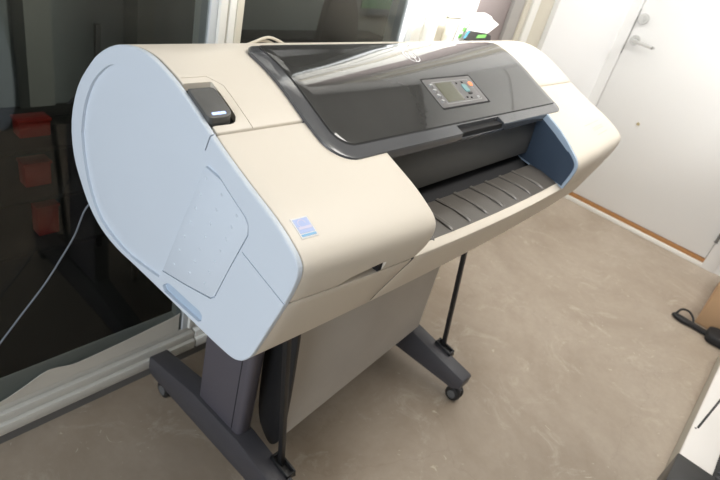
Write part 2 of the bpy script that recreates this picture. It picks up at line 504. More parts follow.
def yfront(z):
    for i in range(0, 36):
        a, b_ = PRO[i], PRO[i + 1]
        if b_[1] <= z <= a[1]:
            return a[0] + (b_[0] - a[0]) * (z - a[1]) / (b_[1] - a[1])


def lin(a, b_, n): return [a + (b_ - a) * i / n for i in range(n + 1)]


printer = empty('large_format_printer', (1.04, 0.68, 0.0), 'wide beige large format printer with pale blue side panel on a charcoal wheeled stand', 'printer')
P = printer
ORIGIN = Vector((1.04, 0.68, 0.0))
X0, X1 = .425, 1.639
# end panel -------------------------------------------------
bm = prism(PRO, X0, .4322, 'x')
for v in bm.verts:
    v.co.y = bow(v.co.x, v.co.y, v.co.z)
bmesh.ops.bevel(bm, geom=[e for e in bm.edges if abs(e.verts[0].co.x - X0) < 1e-5 and abs(e.verts[1].co.x - X0) < 1e-5], offset=.0025, segments=3, profile=.5, affect='EDGES')
panel = finish(bm, 'side_panel', bluewhite, P)

# pixel-free outlines of the recess on the panel (y, z), measured off the side plane
RECESS = [(.903, .850), (.896, .885), (.884, .918), (.858, .960), (.815, .998), (.777, 1.012), (.744, 1.016), (.689, 1.012), (.620, .992), (.561, .974), (.522, .952),
          (.485, .934), (.465, .925), (.457, .915), (.455, .902), (.481, .833), (.505, .764), (.515, .755), (.575, .739), (.641, .7245), (.649, .706), (.721, .695), (.770, .694), (.836, .710), (.875, .750), (.896, .805)]
boolean(panel, prism(catmull(RECESS[:14], 3) + RECESS[14:20] + catmull(RECESS[20:] + RECESS[:1], 3)[:-1], X0 - .02, X0 + .0052, 'x'))
SLOT = [(.636, .699), (.624, .711), (.617, .714), (.536, .716), (.529, .712), (.529, .701), (.537, .694), (.630, .690)]
boolean(panel, prism(SLOT, X0 - .02, X0 + .012, 'x'))


def strip(a, b_, w=.0012):
    a = Vector(a); b_ = Vector(b_); d = (b_ - a).normalized(); n = Vector((-d.y, d.x)) * w
    return [tuple(a + n), tuple(b_ + n), tuple(b_ - n), tuple(a - n)]


boolean(panel, prism(strip((.462, .872), (.368, .8455), .0010), X0 - .02, X0 + .0022, 'x'))
boolean(panel, prism(strip((.5605, .973), (.549, 1.01), .0011), X0 - .02, X0 + .006, 'x'))
for f in panel.data.polygons: f.use_smooth = False
# dimpled access door low on the panel
DOOR = [(.558, .952), (.640, .7262), (.575, .7405), (.515, .7570), (.507, .765), (.483, .833), (.4575, .902), (.459, .914), (.467, .923), (.487, .932), (.523, .949)]
adoor = finish(prism(DOOR, X0 + .0006, X0 + .0060, 'x'), 'access_door', bluewhite, P, .0007)
DIM = [(.553, .938), (.562, .908), (.570, .881), (.579, .853), (.590, .822), (.600, .791), (.611, .757), (.518, .930), (.525, .903), (.534, .876), (.543, .848), (.552, .821), (.561, .794), (.570, .767),
       (.483, .917), (.490, .895), (.498, .871), (.507, .847), (.516, .822), (.525, .797), (.533, .772)]
DIM = [(y, z) for y, z in DIM if not (y > .605 and z < .75)]
bm = bmesh.new(); cyl(bm, (.0008, 0, 0), (-.0010, 0, 0), .0034, .0016, 14)
dm = finish(bm, 'dimple', bluewhite)
bpy.data.objects.remove(dm.copy())
for k, (y, z) in enumerate(DIM):
    d_ = dm if k == 0 else dm.copy()
    if k: COL.objects.link(d_)
    d_.location = (X0 + .0006, y, z); d_.matrix_basis = Matrix.Translation(d_.location)
    d_.parent = adoor; d_.matrix_parent_inverse = Matrix.Identity(4)
# handle slot backing, darker blue put in for the recess shade
bm = bmesh.new(); box(bm, X0 + .0055, X0 + .0068, .529, .636, .691, .716)
finish(bm, 'slot_shade_liner', trimblue, panel)

# inner dark core, seen only through gaps
core_poly = [(.552, .990), (.53, .86), (.40, .825), (.44, .70), (.55, .69), (.80, .69), (.92, .80), (.90, .93), (.80, 1.02), (.72, 1.040), (.64, 1.028)]
body('inner_core', core_poly, [.4335, 1.63], gap, P, 0)

# left front cover (beige block), ends at the tray opening
fl = [(.5522, .9993)] + front_pts(.9993, .8455) + [(yfront(.8455), .8455), (.60, .8455), (.60, .97), (.5522, .985)]
fl = [p for i, p in enumerate(fl) if i == 0 or p != fl[i - 1]]


def edge_left(k, x, y, z):
    if k < 10: return x
    return .706 - .012 * min(1, max(0, (.48 - y) / .12)) - .018 * min(1, max(0, (.885 - z) / .04)) ** 2 * (1 if y < .4 else 0)


XS = lin(.4330, .70, 10)
fcov = body('front_cover', fl, XS, beige, P, .003, edge_left, 3)
# finger slot in the lower edge of the front cover
cut = bmesh.new()
v = [(.510, .8440), (.602, .8440), (.602, .8660), (.590, .8665), (.535, .8570)]
boolean(fcov, prism(v, .30, .3820, 'y'))

bx('slot_end_shade', .5925, .6015, .3545, .3700, .8475, .8655, gap, fcov)  # black box put in for the shade at the finger slot's right end
# lower front covers
lowl = [(yfront(.8435), .8435)] + front_pts(.8434, .684) + [(.466, .685), (.55, .6835), (.72, .683), (.72, .8435)]


def uniq(p):
    q = []
    for a in p:
        if not any(abs(a[0] - c[0]) + abs(a[1] - c[1]) < 1e-4 for c in q): q.append(a)
    return q


lowl = uniq([p for p in lowl if p[0] < .467 or p[1] > .84 or p[0] >= .55])
body('lower_cover', lowl, lin(.4330, .6772, 8), beige, P, .0015)
# right lower cover with the bright lip in front of the tray
lowr = uniq([(.391, .8490), (.386, .8505), (.374, .8440)] + [p for p in front_pts(.840, .684) if p[0] < .467] + [(.466, .685), (.55, .6835), (.72, .683), (.72, .835), (.391, .835)])
body('tray_lip_cover', lowr, lin(.6826, X1, 16), beige, P, .002)
GAPP = [(y + .0010, z) if y < .6 else (y, z) for y, z in lowl]
body('cover_joint_shade', [(y, z + .001 if z < .70 else z) for y, z in GAPP], [.6765, .6835], gap, P, 0)  # black strip set into the joint as its painted shade

# right block, with a slanted inner side
fr_ = uniq([(.5522, .9993)] + front_pts(.9993, .846) + [(yfront(.846), .846), (.60, .846), (.60, .97), (.5522, .985)])


def slant(y, z):
    t = [(.33, 1.250), (.35, 1.262), (.385, 1.282), (.42, 1.305), (.465, 1.323), (.56, 1.350), (.7, 1.39)]
    if y <= t[0][0]: return t[0][1]
    for a, b_ in zip(t, t[1:]):
        if y <= b_[0]: return a[1] + (b_[1] - a[1]) * (y - a[0]) / (b_[0] - a[0])
    return t[-1][1]


def edge_right(k, x, y, z):
    if k: return x
    return slant(y - .034 * (1 if y < .40 else max(0, (.553 - y) / .18)), z) + .010


rblock = body('right_cover', fr_, [1.26] + lin(1.40, X1, 10), beige, P, .003, edge_right, 3)


def wallx(k, x, y, z):
    return slant(y - .034 * (1 if y < .40 else max(0, (.553 - y) / .18)), z) + (.0 if k == 0 else .0095)


body('opening_trim', fr_, [1.26, 1.27], trimblue, P, .0015, wallx)


def inset(poly, d):
    n = len(poly); area2 = sum(poly[i][0] * poly[(i + 1) % n][1] - poly[(i + 1) % n][0] * poly[i][1] for i in range(n)); sg = 1 if area2 > 0 else -1
    out = []
    for i in range(n):
        a = Vector(poly[i - 1]); b_ = Vector(poly[i]); c = Vector(poly[(i + 1) % n])
        t = ((b_ - a).normalized() + (c - b_).normalized()).normalized()
        out.append(tuple(b_ + Vector((-t.y, t.x)) * d * sg))
    return out


inn = inset(fr_, .0075)
body('inner_side_wall', inn, [1.255, 1.258], navy, P, 0, lambda k, x, y, z: wallx(0, x, y, z) - .003 + .004 * k)
body('inner_side_wall', inn, [.70, .71], navy, P, 0, lambda k, x, y, z: edge_left(10, x, y, z) + (.0005 if k else -.004))

# embossed model mark on the right cover: two hairlines and a small illegible line of lettering
bm = bmesh.new()


def on_front(x, y, off):
    return Vector((x, bow(x, y, H(y)), H(y) + off))


def ribbon(bm, x0, x1, y0, y1, off=.0006, n=6):
    a = []
    for i in range(n + 1):
        x = x0 + (x1 - x0) * i / n
        a.append((bm.verts.new(on_front(x, y0, off)), bm.verts.new(on_front(x, y1, off))))
    for p, q in zip(a, a[1:]): bm.faces.new([p[0], q[0], q[1], p[1]])


ribbon(bm, 1.44, 1.555, .4225, .4235); ribbon(bm, 1.475, 1.560, .3925, .3935)
for k, (xa, w_) in enumerate([(1.475, .006), (1.483, .005), (1.490, .003), (1.495, .006), (1.503, .006), (1.511, .006), (1.519, .003), (1.524, .006), (1.532, .004), (1.541, .007), (1.550, .005)]):
    ribbon(bm, xa, xa + w_, .404, .405 + .0, n=1); ribbon(bm, xa, xa + .0012, .404, .411, n=1); ribbon(bm, xa, xa + w_, .4105, .4115, n=1)
finish(bm, 'embossed_mark', embossm, rblock)

# rear top cover: seam back over the ridge and down the rear
i0 = 0
topo = [p for p in PRO if p[0] >= .5545 and (p[1] > .80 or p[0] > .90)]
topo = [p for p in topo if p[1] > .70]
topo = sorted(topo, key=lambda p: math.atan2(p[1] - .86, p[0] - .70))
topc = uniq([(.5545, 1.0005)] + topo[::-1] + [(.80, .70), (.60, .80), (.60, .97), (.5545, .985)])
# keep the outline monotone: front top, ridge, rear, bottom rear
tcov = body('top_cover', topc, lin(.4362, X1, 14), beige, P, .002)
bottom = uniq([(.725, .6835), (.783, .682), (.836, .692), (.80, .71), (.725, .70)])
body('base_pan', bottom, [.4330, X1], beige, P, .001)

# ---- power / status module sunk in the left top corner
MB = .553


def cap_mesh(pts, off0, off1, nsub=6):
    """solid over a (x,y) polygon that follows the top surface"""
    bm = bmesh.new()
    A = [bm.verts.new((x, y, H(y) + off0)) for x, y in pts]; B = [bm.verts.new((x, y, H(y) + off1)) for x, y in pts]
    n = len(pts)
    bm.faces.new(A); bm.faces.new(B[::-1])
    for i in range(n): bm.faces.new([A[i], A[(i + 1) % n], B[(i + 1) % n], B[i]])
    bmesh.ops.recalc_face_normals(bm, faces=bm.faces)
    return bm


def rrect(x0, x1, y0, y1, r, n=6):
    """rounded rectangle; r = (x0y0, x1y0, x1y1, x0y1) radii"""
    out = []
    for (cx, cy, rr, a0) in [(x0, y0, r[0], 180), (x1, y0, r[1], 270), (x1, y1, r[2], 0), (x0, y1, r[3], 90)]:
        sx = 1 if cx == x0 else -1; sy = 1 if cy == y0 else -1
        if rr <= 0: out.append((cx, cy)); continue
        for k in range(n + 1):
            t = math.radians(a0 + 90 * k / n)
            out.append((cx + sx * rr + rr * math.cos(t), cy + sy * rr + rr * math.sin(t)))
    return out


boolean(tcov, cap_mesh(rrect(.430, .4815, .5645, .636, (0, .016, .002, 0)), -.012, .03))
# hairline around the corner insert
boolean(tcov, cap_mesh([(.440, .6475), (.4805, .6475), (.4965, .6275), (.4965, .550), (.4955, .550), (.4955, .627), (.480, .6465), (.440, .6465)], -.002, .02))
bm = bmesh.new(); mp = rrect(.4325, .4738, .5680, .6190, (.008, .014, .008, .001), 6)
zt = lambda x, y: 1.0125 + (y - .570) * .0262 / .063
A = [bm.verts.new((x, y, zt(x, y) + .0035)) for x, y in mp]; B = [bm.verts.new((x, y, zt(x, y) - .012)) for x, y in mp]
bm.faces.new(A); bm.faces.new(B[::-1])
for i in range(len(mp)): bm.faces.new([A[i], A[(i + 1) % len(mp)], B[(i + 1) % len(mp)], B[i]])
pm = finish(bm, 'status_module', darkgrey, P, .003, 3)
bm = bmesh.new(); q = rrect(.441, .463, .5725, .5765, (.0015,) * 4, 3)
A = [bm.verts.new((x, y, zt(x, y) + .0042)) for x, y in q]; B = [bm.verts.new((x, y, zt(x, y) + .001)) for x, y in q]
bm.faces.new(A); bm.faces.new(B[::-1])
for i in range(len(q)): bm.faces.new([A[i], A[(i + 1) % len(q)], B[(i + 1) % len(q)], B[i]])
tag(finish(bm, 'indicator_light', led, pm), 'glowing blue indicator light', None)

# ---- sticker on the front cover
bm = bmesh.new()
sk = finish(bmesh.new(), 'tmp', paper)
bpy.data.objects.remove(sk)


def decal(name, x0, x1, y0, y1, off, m, parent, dx=0.0):
    bm = bmesh.new(); ny = 5; nx = 3; G = []
    for j in range(ny + 1):
        y = y0 + (y1 - y0) * j / ny
        G.append([bm.verts.new(on_front(x0 + (x1 - x0) * i / nx, y, off)) for i in range(nx + 1)])
    for a, b_ in zip(G, G[1:]):
        for i in range(nx): bm.faces.new([a[i], a[i + 1], b_[i + 1], b_[i]])
    r = bmesh.ops.extrude_face_region(bm, geom=bm.faces[:])
    for v in r['geom']:
        if isinstance(v, bmesh.types.BMVert): v.co.z -= .0006
    return finish(bm, name, m, parent)


SY = .0035
stk = decal('sticker', .4475, .4745, .3860, .4125, .0010, paper, fcov)
decal('sticker_print', .4495, .4725, .3920, .4105, .0013, stkblue, stk)
decal('sticker_band', .4495, .4725, .3880, .3908, .0013, stkmid, stk)
decal('sticker_wave', .4510, .4720, .3965, .4000, .0016, stklav, stk)
bm = bmesh.new()
ringp = [(math.cos(t), math.sin(t)) for t in [math.tau * k / 20 for k in range(14)]]
pr = None
for c_, s_ in ringp:
    a = bm.verts.new(on_front(.4600 + .0065 * c_, .4035 + .0055 * s_, .0017)); b_ = bm.verts.new(on_front(.4600 + .0052 * c_, .4035 + .0043 * s_, .0017))
    if pr: bm.faces.new([pr[0], a, b_, pr[1]])
    pr = (a, b_)
finish(bm, 'sticker_arc', stklav, stk)

# ---- lid
LX0, LX1, LY0, LY1 = .591, 1.414, .468, .716


def lid_slab(name, x0, x1, y0, y1, r, o0, o1, m, parent, bevel, ny=30, nx=40, usebow=True, flat=False):
    """slab following the top surface over a rounded rectangle in (x,y); r=(front-left, front-right, rear-right, rear-left)"""
    ys = set(y0 + (y1 - y0) * j / ny for j in range(ny + 1))
    for k in range(9):
        t = 1 - math.cos(math.pi / 2 * k / 8)
        ys.add(y0 + max(r[0], r[1]) * t); ys.add(y1 - max(r[2], r[3], .001) * t)
    ys = sorted(ys); yy = [ys[0]]
    for y in ys[1:]:
        if y - yy[-1] > 4e-4: yy.append(y)
    yy[-1] = y1

    def ends(y):
        a, b_ = x0, x1
        for (rr, yc, side, top) in [(r[0], y0, 0, 0), (r[1], y0, 1, 0), (r[2], y1, 1, 1), (r[3], y1, 0, 1)]:
            d = (y - y0) if not top else (y1 - y)
            if d < rr:
                o = rr - math.sqrt(max(0, rr * rr - (rr - d) ** 2))
                if side: b_ = min(b_, x1 - o)
                else: a = max(a, x0 + o)
        return a, b_
    bm = bmesh.new(); T = []; Bt = []
    for y in yy:
        a, b_ = ends(y)
        rt = []; rb = []
        for i in range(nx + 1):
            x = a + (b_ - a) * i / nx
            yb = y
            rt.append(bm.verts.new((x, yb, H(y) + o1))); rb.append(bm.verts.new((x, yb, H(y) + o0)))
        T.append(rt); Bt.append(rb)
    for a, b_ in zip(T, T[1:]):
        for i in range(nx): bm.faces.new([a[i], a[i + 1], b_[i + 1], b_[i]])
    for a, b_ in zip(Bt, Bt[1:]):
        for i in range(nx): bm.faces.new([a[i], b_[i], b_[i + 1], a[i + 1]])
    for i in range(nx):
        bm.faces.new([T[0][i], Bt[0][i], Bt[0][i + 1], T[0][i + 1]]); bm.faces.new([T[-1][i], T[-1][i + 1], Bt[-1][i + 1], Bt[-1][i]])
    for j in range(len(yy) - 1):
        bm.faces.new([T[j][0], T[j + 1][0], Bt[j + 1][0], Bt[j][0]]); bm.faces.new([T[j][-1], Bt[j][-1], Bt[j + 1][-1], T[j + 1][-1]])
    return finish(bm, name, m, parent, bevel, 3, ang=50)


lid = lid_slab('lid_frame', LX0, LX1, LY0, LY1, (.048, .026, .030, .030), -.010, .0062, rimgrey, P, .0045)
nb = bmesh.new(); box(nb, .938, 1.105, .40, .4875, .93, 1.02)
boolean(lid, nb)
bx('lid_handle', .932, 1.111, .4680, .4720, .9555, .9610, rimgrey, lid, .001)
bx('handle_notch_shade', .930, 1.113, .4725, .4905, .955, .9700, gap, lid)  # solid black block painted in for the dark depth of the notch
lid_slab('lid_gap', .6185, 1.409, .4905, .7130, (.034, .012, .022, .012), .0040, .0066, gap, lid, 0)
win = lid_slab('lid_window', .6205, 1.411, .4925, .7140, (.034, .014, .022, .012), .0045, .0076, lidglass, lid, .0012)
# solid underside between lid and chute
# control panel set in the lid
ctl = lid_slab('control_panel', .940, 1.124, .5245, .5975, (.003,) * 4, .0066, .0084, gap, P, 0, 12, 8)
lid_slab('panel_plate', .940, 1.118, .5275, .5935, (.004,) * 4, .0075, .0092, panelgrey, ctl, .0006, 12, 8)
lid_slab('panel_bezel', .962, 1.100, .5330, .5850, (.004,) * 4, .0085, .0104, btn, ctl, .0006, 12, 8)
lid_slab('panel_face', .9635, 1.0985, .5345, .5835, (.004,) * 4, .0095, .0107, panelgrey, ctl, .0003, 12, 8)
scr_ = lid_slab('display_screen', .970, 1.033, .5365, .5815, (.001,) * 4, .0100, .0112, lcd, ctl, .0003, 12, 8)


def stud(name, x, y, r, m, h=.0025, n=16, base=.0090):
    bm = bmesh.new(); z = H(y) + base
    cyl(bm, (x, y, z - .001), (x, y, z + h), r, r * .85, n)
    return finish(bm, name, m, ctl)


for k in range(4):
    stud('menu_button', .953, .578 - .0125 * k, .0042, btn, .004)
lid_slab('navigation_pad', 1.058, 1.076, .5535, .5720, (.004,) * 4, .0100, .0125, teal, ctl, .0008, 6, 6)
lid_slab('confirm_button', 1.062, 1.078, .5475, .5515, (.002,) * 4, .0100, .0125, black, ctl, .0005, 4, 4)
stud('round_button', 1.047, .5770, .0030, black, .002, base=.0100)
stud('round_button', 1.070, .5780, .0030, black, .002, base=.0100)
stud('round_button', 1.048, .5420, .0030, black, .002, base=.0100)
stud('round_button', 1.062, .5400, .0030, black, .002, base=.0100)
stud('round_button', 1.088, .5390, .0030, logo, .002, base=.0100)
tag(lid_slab('cancel_button', 1.090, 1.104, .5665, .5765, (.004,) * 4, .0095, .0120, orange, ctl, .0008, 5, 5), 'small orange lit button', None)

# logo disc on the lid
LGX, LGY = .985, .662
bm = bmesh.new(); pr = None
for k in range(33):
    t = math.tau * k / 32
    a = bm.verts.new((LGX + .021 * math.cos(t), LGY + .021 * math.sin(t), H(LGY + .021 * math.sin(t)) + .0080))
    b_ = bm.verts.new((LGX + .0185 * math.cos(t), LGY + .0185 * math.sin(t), H(LGY + .0185 * math.sin(t)) + .0080))
    if pr: bm.faces.new([pr[0], a, b_, pr[1]])
    pr = (a, b_)


def stroke(pts, w):
    pts = [Vector(p) for p in pts]; pr = None
    for i, p in enumerate(pts):
        d = (pts[min(i + 1, len(pts) - 1)] - pts[max(i - 1, 0)]).normalized(); n = Vector((-d.y, d.x)) * w
        q = [p + n, p - n]
        v = [bm.verts.new((LGX + c.x, LGY + c.y, H(LGY + c.y) + .0080)) for c in q]
        if pr: bm.faces.new([pr[0], v[0], v[1], pr[1]])
        pr = v


stroke([(-.006, .018), (-.013, -.008)], .0016)
stroke([(-.010, .004), (-.005, .007), (-.002, .004), (-.005, -.008)], .0014)
stroke([(.005, .007), (-.001, -.018)], .0016)
stroke([(.004, .006), (.010, .006), (.012, .002), (.009, -.006), (.002, -.007)], .0014)
finish(bm, 'logo', logo, lid)

# ---- paper path: dark chute face, tray with ribs
chute = [(.600, .990), (.530, .976), (.4880, .960), (.4820, .945), (.4760, .900), (.4740, .869), (.478, .866), (.60, .868)]
bm = bmesh.new(); A = [bm.verts.new((.708, y, z)) for y, z in chute]; B = [bm.verts.new((slant(y, z) + .004, y, z)) for y, z in chute]
bm.faces.new(A); bm.faces.new(B[::-1])
for i in range(len(chute)): bm.faces.new([A[i], A[(i + 1) % len(chute)], B[(i + 1) % len(chute)], B[i]])
finish(bm, 'paper_chute', darkgrey, P, .001)
tr_poly = [(.3875, .8500), (.422, .8530), (.430, .8535), (.463, .8500), (.467, .846), (.467, .838), (.3875, .838)]
bm = bmesh.new(); xs = lin(.700, 1.0, 10)
rings = []
for k in range(21):
    r = []
    for y, z in tr_poly:
        xe = slant(y - .034 * (1 if y < .40 else 0), z) + .004 if y < .5 else slant(y, z)
        x = .692 + (xe - .692) * k / 20
        r.append(bm.verts.new((x, bow(x, y, .844), z)))
    rings.append(r)
n = len(tr_poly)
for a, b_ in zip(rings, rings[1:]):
    for i in range(n): bm.faces.new([a[i], a[(i + 1) % n], b_[(i + 1) % n], b_[i]])
bm.faces.new(rings[0]); bm.faces.new(rings[-1][::-1])
tray = finish(bm, 'output_tray', traygrey, P, .0008)
for k in range(1, 9):
    x = .745 + .0632 * (k - .0)
    x = .750 + .0630 * k - .063
    bm = bmesh.new()
    path = [(.3600, .8478), (.366, .8518), (.376, .8538), (.3985, .8548), (.420, .8540), (.447, .8520)]
    rg = []
    for j, (y, z) in enumerate(path):
        w = [.0035, .0070, .0075, .0075, .0075, .0065][j]
        rg.append([bm.verts.new((x + j * .001 + c * w, y, z + h)) for c, h in [(-1, -.006), (-.75, .0005), (-.3, .0022), (.3, .0022), (.75, .0005), (1, -.006)]])
    for a, b_ in zip(rg, rg[1:]):
        for i in range(5): bm.faces.new([a[i], a[i + 1], b_[i + 1], b_[i]])
        bm.faces.new([a[5], a[0], b_[0], b_[5]])
    bm.faces.new(rg[0]); bm.faces.new(rg[-1][::-1])
    finish(bm, 'tray_rib', traygrey, tray)

# ---------------------------------------------------------------- stand
def foot(x0, x1):
    poly = [(1.004, .110), (1.004, .064), (.985, .052), (.42, .052), (.392, .070), (.390, .102), (.396, .107), (.620, .148), (.800, .148), (.998, .114)]
    f = finish(prism(poly, x0, x1, 'x'), 'foot', footm, P, .003)
    xm = (x0 + x1) / 2
    for yc in (.945, .412):
        bm = bmesh.new()
        for s in (-1, 1):
            cyl(bm, (xm + s * .006, yc, .027), (xm + s * .019, yc, .027), .027, .024, 28)
            cyl(bm, (xm + s * .019, yc, .027), (xm + s * .021, yc, .027), .017, .015, 20)
        c = finish(bm, 'caster', rubber if False else black, f, .0015)
        bm = bmesh.new(); cyl(bm, (xm, yc + .006, .030), (xm, yc + .006, .056), .007, .009, 14)
        box(bm, xm - .005, xm + .005, yc - .020, yc + .018, .030, .050)
        cyl(bm, (xm - .0212, yc, .027), (xm + .0212, yc, .027), .006, .006, 12)
        finish(bm, 'caster_fork', footm, f, .001)
        for s in (-1, 1):
            bm = bmesh.new(); cyl(bm, (xm + s * .0205, yc, .027), (xm + s * .0218, yc, .027), .0150, .0135, 24)
            finish(bm, 'caster_hub', rubber, f)
    return f


for (fx0, fx1) in ((.643, .697), (1.355, 1.408)):
    foot(fx0, fx1)
    poly = rrect(fx0 + .010, fx1 + .002, .628, .790, (.016, .018, .006, .006), 7)
    bm = prism(poly, .140, .688, 'z')
    col = finish(bm, 'column', colm, P, .001, ang=50)
    bx('column_seam', fx0 + .0092, fx0 + .012, .655, .657, .150, .68, gap, col)
    # black tie rod leaning back, in its clip on the foot
    xr = fx1 + .000
    bm = bmesh.new()
    a = Vector((xr, .515, .126)); b_ = Vector((xr - .052, .563, .684)) if fx0 < 1 else Vector((xr - .024, .586, .684))
    d = (b_ - a).normalized(); u = Vector((1, 0, 0)); w = d.cross(u)
    vs = []
    for p in (a, b_):
        vs.append([bm.verts.new(p + u * s * .0065 + w * t * .0065) for s, t in ((-1, -1), (1, -1), (1, 1), (-1, 1))])
    for i in range(4): bm.faces.new([vs[0][i], vs[0][(i + 1) % 4], vs[1][(i + 1) % 4], vs[1][i]])
    bm.faces.new(vs[0][::-1]); bm.faces.new(vs[1])
    finish(bm, 'tie_rod', black, P, .0015)
    bm = bmesh.new()
    for pa in [(-.014, -.009, -.032, .032, .0, .018), (.009, .014, -.032, .032, .0, .018), (-.014, .014, -.032, -.026, .0, .016), (-.014, .014, .026, .032, .0, .016), (-.013, .013, -.03, .03, 0, .008)]:
        vv = box(bm, xr + pa[0], xr + pa[1], .510 + pa[2], .510 + pa[3], pa[4], pa[5])
        for q_ in vv: q_.co.z += .121 + (q_.co.y - .510) * .18
    finish(bm, 'rod_clip', black, P, .0015)
# rear cross beam between the columns
bx('cross_beam', .715, 1.372, .74, .79, .40, .50, footm, P, .004)

# grey paper bin
bm = bmesh.new(); G = []
NX, NZ = 24, 20
for j in range(NZ + 1):
    v_ = j / NZ
    row = []
    for i in range(NX + 1):
        u_ = i / NX
        x = .735 + (1.342 - .735) * u_
        zb = .155 + .035 * u_
        z = zb + (.686 - zb) * v_
        yb = .560 + .035 * u_
        y = yb + (.600 - yb) * v_ + .006 * math.sin(u_ * 9) * math.sin(math.pi * v_) * (1 - u_) - .012 * math.sin(math.pi * v_) * math.sin(math.pi * u_)
        row.append(bm.verts.new((x, y, z)))
    G.append(row)
for a, b_ in zip(G, G[1:]):
    for i in range(NX): bm.faces.new([a[i], a[i + 1], b_[i + 1], b_[i]])
g = bmesh.ops.extrude_face_region(bm, geom=bm.faces[:])
for v in g['geom']:
    if isinstance(v, bmesh.types.BMVert): v.co.y += .004
pbin = finish(bm, 'paper_bin', fabric, P)
side = catmull([(.600, .684), (.655, .684), (.663, .50), (.658, .30), (.640, .17), (.600, .118), (.572, .122), (.556, .18), (.562, .35), (.580, .55)], 4, True)
finish(prism(side, .722, .732, 'x'), 'bin_side', black, P, .002)

# ---------------------------------------------------------------- other things
tag(tube('power_cable', [(.60, 1.0, .62), (.56, .99, .66), (.515, 1.000, .655), (.482, 1.008, .629), (.457, 1.010, .567), (.429, 1.012, .517), (.391, 1.012, .459), (.337, 1.012, .392), (.294, 1.013, .337), (.20, 1.014, .22), (.08, 1.014, .10), (-.05, 1.0, .012), (-.3, .98, .006)], .0020, cable),
    'thin grey cable hanging behind the printer in front of the dark window', 'cable')
tag(tube('cream_cable', [(.68, .86, 1.000), (.71, .86, 1.008), (.735, .852, 1.020), (.765, .852, 1.0285), (.79, .852, 1.024), (.812, .850, 1.014), (.80, .858, 1.010), (.77, .856, 1.020), (.745, .86, 1.018), (.72, .86, 1.008)], .0028, creamcable),
    'loop of cream cable lying on the rear edge of the printer top', 'cable')

# leaflets standing at the rear of the printer top, one behind the other
def card(name, pts, y, m, label=None, parent=None, th=.0015):
    """thin card standing at depth y with outline (x, z)"""
    o = finish(prism(pts, y, y + th, 'y'), name, m, parent)
    if label: tag(o, label, 'leaflet')
    return o


k_ = lambda y0, y1, pts, zb: [(x * y1 / y0, max(zb, 1.3 - (1.3 - z) * y1 / y0)) for x, z in pts]
card('leaflet', k_(.975, .890, [(1.655, .955), (1.676, 1.0654), (1.8132, 1.0694), (1.871, 1.0568), (1.835, .955)], .965), .890, paper,
     'plain white leaflet standing at the back of the small stack on the printer top')
lf = card('leaflet', k_(.955, .876, [(1.6319, .9776), (1.6435, 1.0672), (1.7215, 1.0569), (1.681, .9772)], .980), .876, paper,
          'narrow white leaflet with two green blocks on the printer top, leftmost of the stack')
card('green_block', k_(.955, .8752, [(1.665, 1.0278), (1.6844, 1.0265), (1.684, 1.0123), (1.6636, 1.0153)], .9), .8752, green, None, lf, .0008)
card('green_block', k_(.955, .8752, [(1.6541, 1.0059), (1.6725, 1.0059), (1.668, .9932), (1.6496, .9933)], .9), .8752, green, None, lf, .0008)
card('text_line', k_(.955, .8752, [(1.668, 1.046), (1.700, 1.042), (1.700, 1.040), (1.668, 1.044)], .9), .8752, stklav, None, lf, .0008)
card('leaflet', k_(.945, .868, [(1.6725, 1.0154), (1.7004, 1.0594), (1.8042, 1.0618), (1.8753, 1.0418), (1.8139, 1.0096), (1.8143, .9794), (1.6758, .9805)], .988), .868, paper,
     'white folded leaflet with pointed right corner, mid stack on the printer top')
lf = card('leaflet', k_(.93, .860, [(1.6614, 1.0246), (1.7919, 1.0142), (1.8173, 1.0076), (1.8272, .9841), (1.6431, .9856)], .994), .860, lidmatte,
          'low dark leaflet with blue and green print in front of the white leaflets')
card('blue_edge', k_(.93, .8592, [(1.6593, 1.0231), (1.6716, 1.0231), (1.6526, .9997), (1.6394, 1.0013)], .9), .8592, skyblue, None, lf, .0008)
card('green_band', k_(.93, .8592, [(1.7275, 1.0108), (1.7862, 1.0125), (1.7807, 1.001), (1.721, 1.0011)], .9), .8592, green, None, lf, .0008)

# cardboard box at right
t = empty('cardboard_box', (2.80, -.06, 0), 'brown cardboard box on the floor at the right edge near the door', 'box')
bx('box_body', 2.80, 3.36, -.50, -.062, 0.001, .22, cardboard, t, .003)
bm = bmesh.new(); box(bm, 2.80, 3.36, -.062, -.058, .16, .22); finish(bm, 'flap', cardboard, t, .001)
bm = bmesh.new(); box(bm, 2.799, 3.361, -.30, -.25, .2195, .2215); box(bm, 2.7985, 2.8, -.30, -.25, .14, .2215); finish(bm, 'tape', tape, t)

# black strap with looped end
t = empty('shoulder_strap', (2.73, -.05, 0), 'black webbing strap with looped end lying on floor in front of cardboard box', 'strap')


def flat_strap(name, pts, w, th, m, parent):
    bm = bmesh.new(); rg = []
    pts = [Vector(p) for p in pts]
    for i, p in enumerate(pts):
        d = (pts[min(i + 1, len(pts) - 1)] - pts[max(i - 1, 0)]); d.z = 0; d.normalize(); n = Vector((-d.y, d.x, 0))
        ww = w[i] if isinstance(w, list) else w
        rg.append([bm.verts.new(p + n * ww), bm.verts.new(p - n * ww), bm.verts.new(p - n * ww + Vector((0, 0, th))), bm.verts.new(p + n * ww + Vector((0, 0, th)))])
    for a, b_ in zip(rg, rg[1:]):
        for i in range(4): bm.faces.new([a[i], a[(i + 1) % 4], b_[(i + 1) % 4], b_[i]])
    bm.faces.new(rg[0]); bm.faces.new(rg[-1][::-1])
    return finish(bm, name, m, parent, .002)


